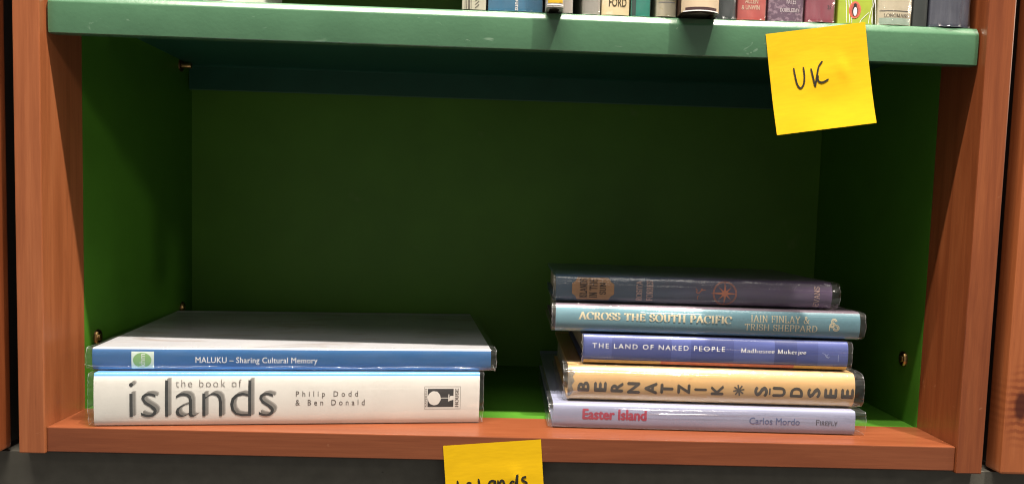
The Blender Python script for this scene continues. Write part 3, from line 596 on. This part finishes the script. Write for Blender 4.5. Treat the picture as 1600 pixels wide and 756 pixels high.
def sun_cover():
    m, n, l, bb = nt('slate_plum_jacket', 0.42, 0.45)
    tc = n.new('ShaderNodeTexCoord'); sx = n.new('ShaderNodeSeparateXYZ'); l.new(tc.outputs['Object'], sx.inputs[0])
    o = ramp(n, l, maprange(n, l, sx.outputs[0], 0.0, 0.237), [(0.0, (0.050, 0.105, 0.170)), (0.35, (0.058, 0.082, 0.135)), (0.62, (0.075, 0.060, 0.120)), (1.0, (0.125, 0.075, 0.165))])
    s = noise(n, l, coords(n, l), 70, 4)
    o = mix(n, l, maprange(n, l, s, 0.55, 0.8, 0.0, 0.5), o, (0.12, 0.09, 0.12))
    l.new(o, bb.inputs['Base Color']); return m
M_SUN = sun_cover()
b = Book('dark slate blue book with orange title plaque, topmost of its stack', (0.0374, 0.0570, 0.0990+g), -1.45, 0.2300, 0.0222, 0.150, M_SUN, 0.0012, 0.0065, ex=2.8, creases=4, group=GR, ends=(0.0020, 0.0065), crumple=0.0018, film_mat=M_FILM_CR)
u0, u1, w0, w1, c_ = 13.4*mm, 48.4*mm, 2.2*mm, 20.6*mm, 4.5*mm
b.put('title_plaque', ([(u0+c_, w0, 0), (u1-c_, w0, 0), (u1-c_*.6, w0+c_*.7, 0), (u1, w0+c_*1.1, 0), (u1, w1-c_*1.1, 0), (u1-c_*.6, w1-c_*.7, 0), (u1-c_, w1, 0), (u0+c_, w1, 0), (u0+c_*.6, w1-c_*.7, 0), (u0, w1-c_*1.1, 0), (u0, w0+c_*1.1, 0), (u0+c_*.6, w0+c_*.7, 0), (u0+c_, (w0+w1)/2, -0.0002), (u1-c_, (w0+w1)/2, -0.0002)],
      [(0, 1, 2, 3, 13), (3, 4, 13), (4, 5, 6, 7, 12, 13), (7, 8, 9, 12), (9, 10, 12), (10, 11, 0, 12), (0, 13, 12)]), ink('orange_tan', (0.40, 0.20, 0.075)), 0.0006)
BK = ink('black', (0.03, 0.028, 0.03)); PK = ink('dusty_pink', (0.58, 0.38, 0.34)); RD = ink('rust_orange', (0.46, 0.14, 0.07))
b.put('title_lettering', FB(serif('ISLANDS', 0.15, 0.07, 0.05), 19.7, 26.0, 3.6, 19.6, 90), BK, 0.0008)
b.put('title_lettering', FB(serif('IN THE', 0.15, 0.07, 0.05), 27.7, 34.4, 4.0, 19.4, 90), BK, 0.0008)
b.put('title_lettering', FB(serif('SUN', 0.15, 0.07, 0.05), 36.2, 41.6, 7.0, 16.8, 90), BK, 0.0008)
b.put('author_lettering', FB(serif('ROSITA', 0.15, 0.07, 0.06), 66.8, 71.9, 2.6, 19.2, 90), PK, 0.0003)
b.put('author_lettering', FB(serif('FORBES', 0.15, 0.07, 0.06), 75.3, 80.9, 2.6, 19.4, 90), PK, 0.0003)
cx, cy = 0.1406, 0.0107; st = [[(cx+r*math.cos(R(t*12)), cy+r*math.sin(R(t*12))) for t in range(31)] for r in (0.0098, 0.0090)]
b.put('compass_rose', ribbons(st, 0.0004), RD, 0.0003)
P = []
for k in range(8):
    t = R(45*k); r = 0.0122 if k == 4 else 0.0098 if k % 2 == 0 else 0.0080; h = 0.0010 if k % 2 == 0 else 0.0007
    dx, dy = math.cos(t), math.sin(t)
    P.append(([(cx, cy, k*.00001), (cx+dx*.002-dy*h, cy+dy*.002+dx*h, k*.00001), (cx+dx*r, cy+dy*r, k*.00001), (cx+dx*.002+dy*h, cy+dy*.002-dx*h, k*.00001)], [(0, 1, 2, 3)]))
b.put('compass_points', joinvf(*P), RD, 0.0004)
b.put('publisher_lettering', FB(serif('EVANS', 0.13, 0.07, 0.06), 214.8, 219.6, 2.0, 18.5, 90), PK, 0.0003)
b.put('small_emblem', ribbons([[(.116, .0142), (.1175, .0128), (.1168, .0112), (.119, .0105), (.1205, .0122), (.1222, .0140)], [(.1185, .0050), (.1178, .0072), (.1192, .0085)], [(.1205, .0145), (.1215, .0128), (.1245, .0132)]], 0.0005), RD, 0.0003)

# --- books standing on the metal shelf: (right x, thickness, spine y, cover, label, film)
def stand(label, x0, x1, y, cover, H=0.2, D=0.14, film=True, bulge=0.0012, rc=0.0015, crumple=0.0012, ends=(0.0001, 0.003), lift=0.0004, fm=None, side=None, **k):
    gp = 0.0004 if film else 0
    return Book(label, (x1-gp, y, TZ+lift), 0, H, x1-x0-2*gp, D, cover, bulge, rc, film, GT, True, ends=ends, crumple=crumple, film_mat=fm or M_FILM_SOFT, filmgap=gp*0.9, side_mat=side, **k)
def P_(name, c, **k): return paint(name, c, 0.5, **k)
def stext(b, vf, x0, x1, z0, z1, m, off=0.0001, name='spine_lettering', rot=-90):
    """x measured from the book's left edge, z from its foot (mm)"""
    T = b.T*1000
    return b.put(name, FB(vf, z0, z1, T-x1, T-x0, rot), m, off)
CRM = paint('cream_paper', (0.66, 0.60, 0.46), 0.6, 0.06, 60)
stand('white book standing alone towards the left end of the metal shelf', -0.2380, -0.2140, 0.013, P_('white_spine', (0.78, 0.77, 0.72)), film=False, D=0.13)
b = stand('pale grey book with dark stripes and hatching beside the bright blue book', -0.0443, -0.0262, 0.012, P_('grey_beige', (0.43, 0.42, 0.33)), film=False, bulge=0.0004)
DG = ink('stripe_grey', (0.12, 0.11, 0.09))
for a, c in ((2.2, 2.6), (3.3, 3.9), (4.6, 6.2), (6.9, 7.2)): b.put('spine_stripe', rect(0.0003, 0.06, b.T-c*mm, b.T-a*mm, 1, 2), DG, 0.0001)
for k in range(7): b.put('hatch_mark', ribbons([[(0.001+0.0025*k, b.T-0.0098), (0.0028+0.0025*k, b.T-0.0120), (0.0040+0.0025*k, b.T-0.0128)]], 0.0007), DG, 0.0001)
b = stand('bright blue book with white sideways title standing on the metal shelf', -0.0250, 0.0168, 0.0125, P_('bright_blue', (0.035, 0.165, 0.300)), bulge=0.0004, crumple=0.0008)
b.put('spine_lettering', FB(sans('sund', 0.03, 1.0), 0.4, 9.5, b.T*1000-22.6, b.T*1000-19.2), ink('white', (0.75, 0.76, 0.78)), 0.0001)
b = stand('book with yellow foot label and dark underside overhanging the shelf edge', 0.0186, 0.0312, -0.002, P_('silver_grey', (0.40, 0.38, 0.36)), bulge=0.0015, lift=0.0009, film=False)
b.put('yellow_label', rect(0.0028, 0.05, 0.0009, b.T-0.0009, 1, 8), P_('mustard_label', (0.60, 0.38, 0.02), stain=(0.25, 0.12, 0.02), stain_scale=260, stain_lo=0.58), 0.0001)
b.put('white_edge', rect(0.0012, 0.0020, 0.0003, b.T-0.0003, 1, 8), ink('white', (0.75, 0.76, 0.78)), 0.0001)
stand('plain taupe book left of the dark gap on the metal shelf', 0.0315, 0.0392, 0.012, P_('taupe', (0.40, 0.37, 0.34)), bulge=0.0003, film=False)
stand('grey-brown book right of the dark gap on the metal shelf', 0.0462, 0.0606, 0.013, P_('grey_brown', (0.36, 0.34, 0.31)), bulge=0.0015, crumple=0.001)
b = stand('cream book lettered FORD standing on the metal shelf', 0.0612, 0.0822, 0.0125, P_('cream_cloth', (0.60, 0.49, 0.30), stain=(0.66, 0.58, 0.42), stain_scale=90, stain_lo=0.5), bulge=0.0012, film=False)
stext(b, sans('FORD', 0.022, 1.02), 5.2, 18.6, 6.0, 12.4, ink('dark_brown', (0.07, 0.05, 0.025)))
b = stand('narrow emerald green book standing beside the cream FORD book', 0.0832, 0.0984, 0.0130, P_('emerald', (0.012, 0.22, 0.165)), bulge=0.0008, crumple=0.0008)
b.put('dark_band', rect(0.0003, 0.09, b.T-0.0034, b.T-0.0004, 1, 3), ink('green_black', (0.02, 0.06, 0.05)), 0.0001)
b = stand('beige book with thin grey rules standing left of the overhanging beige book', 0.1022, 0.1180, 0.0115, P_('stone_beige', (0.44, 0.40, 0.29), stain=(0.34, 0.30, 0.12), stain_scale=110, stain_lo=0.55), bulge=0.0010, fm=M_FILM_CR, crumple=0.0014)
for z in (10.2, 12.2, 14.2): b.put('spine_rule', rect(z*mm, (z+0.5)*mm, 0.0012, b.T-0.0012, 1, 8), ink('rule_grey', (0.16, 0.16, 0.20)), 0.0001)
b = stand('thick beige book with rounded spine and dark foot overhanging the shelf', 0.1188, 0.1468, -0.005, P_('pinkish_beige', (0.58, 0.46, 0.32)), bulge=0.0055, rc=0.0015, lift=0.0010, side=P_('dark_brown_side', (0.05, 0.025, 0.015)), film=False)
b.put('dark_band', rect(0.0008, 0.0030, 0.0024, b.T-0.0024, 1, 12), ink('maroon_black', (0.06, 0.028, 0.03)), 0.0001)
b.put('white_edge', rect(0.0000, 0.0008, 0.0010, b.T-0.0010, 1, 12), ink('white', (0.75, 0.76, 0.78)), 0.00012)
b = stand('charcoal book in crinkled film between beige and coral red books', 0.1480, 0.1638, 0.0130, P_('charcoal_cloth', (0.040, 0.052, 0.055)), bulge=0.0012, fm=M_FILM_CR, crumple=0.003)
b = stand('coral red book with cream publisher lettering at its foot', 0.1644, 0.1866, 0.0120, P_('coral_red', (0.48, 0.085, 0.075), stain=(0.56, 0.14, 0.12), stain_scale=50, stain_lo=0.55), bulge=0.0012, crumple=0.0008)
LC = ink('light_cream', (0.70, 0.56, 0.42))
stext(b, sans('& UNWIN', 0.01, 1.0), 2.6, 16.2, 7.4, 10.8, LC); stext(b, sans('ALLEN', 0.01, 1.0), 4.8, 14.8, 12.0, 15.4, LC)
b = stand('mottled purple book with pale lettering at its foot', 0.1880, 0.2160, 0.0125, P_('mottled_purple', (0.135, 0.075, 0.125), stain=(0.30, 0.20, 0.27), stain_scale=330, stain_lo=0.50), bulge=0.0020, crumple=0.0010)
stext(b, serif('DOUBLEDAY', 0.15, 0.08, 0.05), 8.5, 23.5, 6.8, 9.8, ink('lilac_white', (0.66, 0.58, 0.62))); stext(b, sans('YATES', 0.0, 1.0), 12.5, 20.5, 12.8, 16.6, ink('lilac_white', (0.66, 0.58, 0.62)))
b = stand('dark raspberry book numbered 25 in crinkled film beside lime green book', 0.2166, 0.2392, 0.0110, P_('raspberry', (0.265, 0.045, 0.075)), bulge=0.0018, fm=M_FILM_CR, crumple=0.0034)
stext(b, sans('25', 0.01), 15.4, 18.4, 9.8, 12.6, ink('dark_plum', (0.06, 0.01, 0.02)))
b = stand('lime green book with white grass lines and a small oval emblem', 0.2418, 0.2688, 0.0125, P_('lime_green', (0.33, 0.42, 0.045)), bulge=0.0006, film=False)
Tm = b.T
gl = []
for x, lean, top in ((2.0, -3.2, 40), (4.2, -2.2, 30), (6.0, -3.0, 36), (19.0, 1.6, 14), (23.0, -2.4, 34), (25.4, -2.8, 40), (21.4, 2.0, 24), (12.0, 4.5, 9)):
    gl.append([(0.0004, Tm-(x+4.5)*mm), (top*0.4*mm, Tm-(x+4.5+lean*.35)*mm), (top*mm, Tm-(x+4.5+lean*1.6)*mm)])
b.put('grass_lines', ribbons(gl, 0.00045), ink('white', (0.75, 0.76, 0.78)), 0.0001)
ex = Tm-0.0124
b.put('emblem_oval', disc(0.0102, ex, 0.0064, 0.0046), ink('coral', (0.60, 0.14, 0.09)), 0.00014)
b.put('emblem_oval_inner', disc(0.0102, ex, 0.0052, 0.0035), ink('coral_dark', (0.42, 0.10, 0.07)), 0.00017)
b.put('emblem_bird', joinvf(disc(0.0094, ex, 0.0040, 0.0021), disc(0.0137, ex, 0.0014, 0.0012)), BK, 0.00020)
b.put('emblem_belly', disc(0.0090, ex-0.0002, 0.0033, 0.0014), ink('white', (0.75, 0.76, 0.78)), 0.00023)
b = stand('ivory book with a thin dark rule and curved lettering near its foot', 0.2722, 0.2990, 0.0115, P_('ivory_cloth', (0.58, 0.51, 0.37)), bulge=0.0022, fm=M_FILM_CR, crumple=0.0030)
b.put('foot_band', rect(0.0003, 0.0052, 0.001, b.T-0.001, 1, 8), ink('pale_sea_green', (0.34, 0.44, 0.36)), 0.0001)
b.put('spine_rule', rect(0.0102, 0.0107, 0.001, b.T-0.001, 1, 8), BK, 0.0001)
stext(b, serif('LONGMANS', 0.14, 0.07, 0.05), 4.0, 23.0, 5.6, 8.4, ink('dark_brown', (0.07, 0.05, 0.025)))
stand('slim black-green book between ivory and navy books', 0.3000, 0.3112, 0.0130, P_('black_green', (0.030, 0.036, 0.036)), bulge=0.0008, film=False)
stand('wide dark navy book at the end of the shelf against the post', 0.3122, 0.3432, 0.0105, P_('dark_navy', (0.050, 0.056, 0.090)), bulge=0.0022, crumple=0.0030, fm=M_FILM_CR)

# ------------------------------------------------------------------ sticky notes
def note_paper():
    m, n, l, b = nt('yellow_note_paper', 0.75, 0.2)
    v = coords(n, l, (60, 400, 400))
    o = ramp(n, l, noise(n, l, v, 1.5, 4), [(0.3, (0.66, 0.405, 0.003)), (0.7, (0.71, 0.44, 0.003))])
    l.new(o, b.inputs['Base Color']); bump(n, l, b, noise(n, l, coords(n, l, (40, 120, 110)), 1.5, 4), 0.10, 0.0008); return m
M_NOTE = note_paper(); M_PEN = ink('black_marker', (0.020, 0.018, 0.012), 0.5)
def sticky(label, tl, ang, y, S, strokes, pw, curl, bend_seed):
    root = empty('sticky_note', (tl[0], y, tl[1]), label, 'sticky note', 'yellow sticky notes', (0, -R(ang), 0))
    def depth(a, b_):      # a 0..1 across, b_ 0..1 down: distance in front of the shelf edge
        f = max(0, b_-0.2)/0.8
        d = 0.0002+curl*f*f*(0.75+0.25*a)
        d += 0.0010*mnoise.noise((a*2.2+bend_seed, b_*2.6, 0.3))*min(1, f*3)
        d += 0.0006*math.exp(-((a-0.72-0.18*(b_-.35))/0.05)**2)*math.exp(-((b_-0.42)/0.12)**2)
        return d
    n = 30; vs, fs = [], []
    for side, th in ((0, 0.0), (1, -0.00012)):
        for i in range(n+1):
            for j in range(n+1): vs.append((S*i/n, -depth(i/n, j/n)-th, -S*j/n))
    q = (n+1)**2
    for i in range(n):
        for j in range(n):
            a = i*(n+1)+j; fs.append((a, a+1, a+n+2, a+n+1)); fs.append((q+a, q+a+n+1, q+a+n+2, q+a+1))
    mesh('paper', vs, fs, M_NOTE, root, True)
    rv, rf = ribbons([[(x*mm, z*mm) for x, z in s] for s in strokes], pw)
    mesh('handwriting', [(x, -depth(x/S, -z/S)-0.00025-k, z) for x, z, k in rv], rf, M_PEN, root)
sticky('yellow sticky note handwritten UK on the green metal shelf lip', (0.1850, 0.3116), 8.8, TY-0.0004, 0.0762,
   [[(18.4, -27.5), (18.7, -31.9), (19.6, -39.1), (20.7, -42.1), (21.9, -43.2), (23.3, -42.5), (25.0, -39.8), (25.9, -33.7), (25.7, -27.6)],
    [(31.4, -29.5), (31.9, -33.6), (33.2, -42.6), (33.7, -41.8), (35.2, -36.2), (37.3, -29.3), (39.2, -26.7), (40.8, -25.1)],
    [(36.3, -35.4), (35.8, -38.0), (36.5, -39.9), (38.2, -40.8), (40.5, -40.6), (44.1, -39.0)]], 0.00135, 0.0035, 1.2)
sticky('yellow sticky note handwritten Islands on the cherry wood bottom rail', (-0.0500, -0.0078), 5.1, 0.0020, 0.0754,
   [[(9.3, -27.7), (9.7, -32.7), (9.9, -37.0)], [(20.0, -30.7), (17.7, -30.1), (16.6, -31.8), (18.8, -34.1), (17.6, -36.2), (15.3, -35.9)], [(25.5, -27.4), (26.0, -32.2), (26.1, -37.6)],
    [(37.9, -29.7), (34.7, -30.1), (33.0, -33.2), (34.4, -36.0), (37.1, -34.0), (38.2, -29.8), (38.3, -36.3)], [(40.4, -29.4), (40.9, -35.9), (41.4, -32.7), (43.1, -29.9), (44.9, -31.3), (45.4, -36.2)],
    [(53.2, -31.9), (51.2, -31.2), (49.4, -34.3), (51.1, -36.9), (53.6, -34.6), (55.7, -25.9), (54.5, -37.1)], [(62.5, -28.4), (60.0, -28.7), (59.3, -30.7), (62.4, -33.1), (61.2, -35.7), (59.1, -35.3)]], 0.0016, 0.003, 4.4)
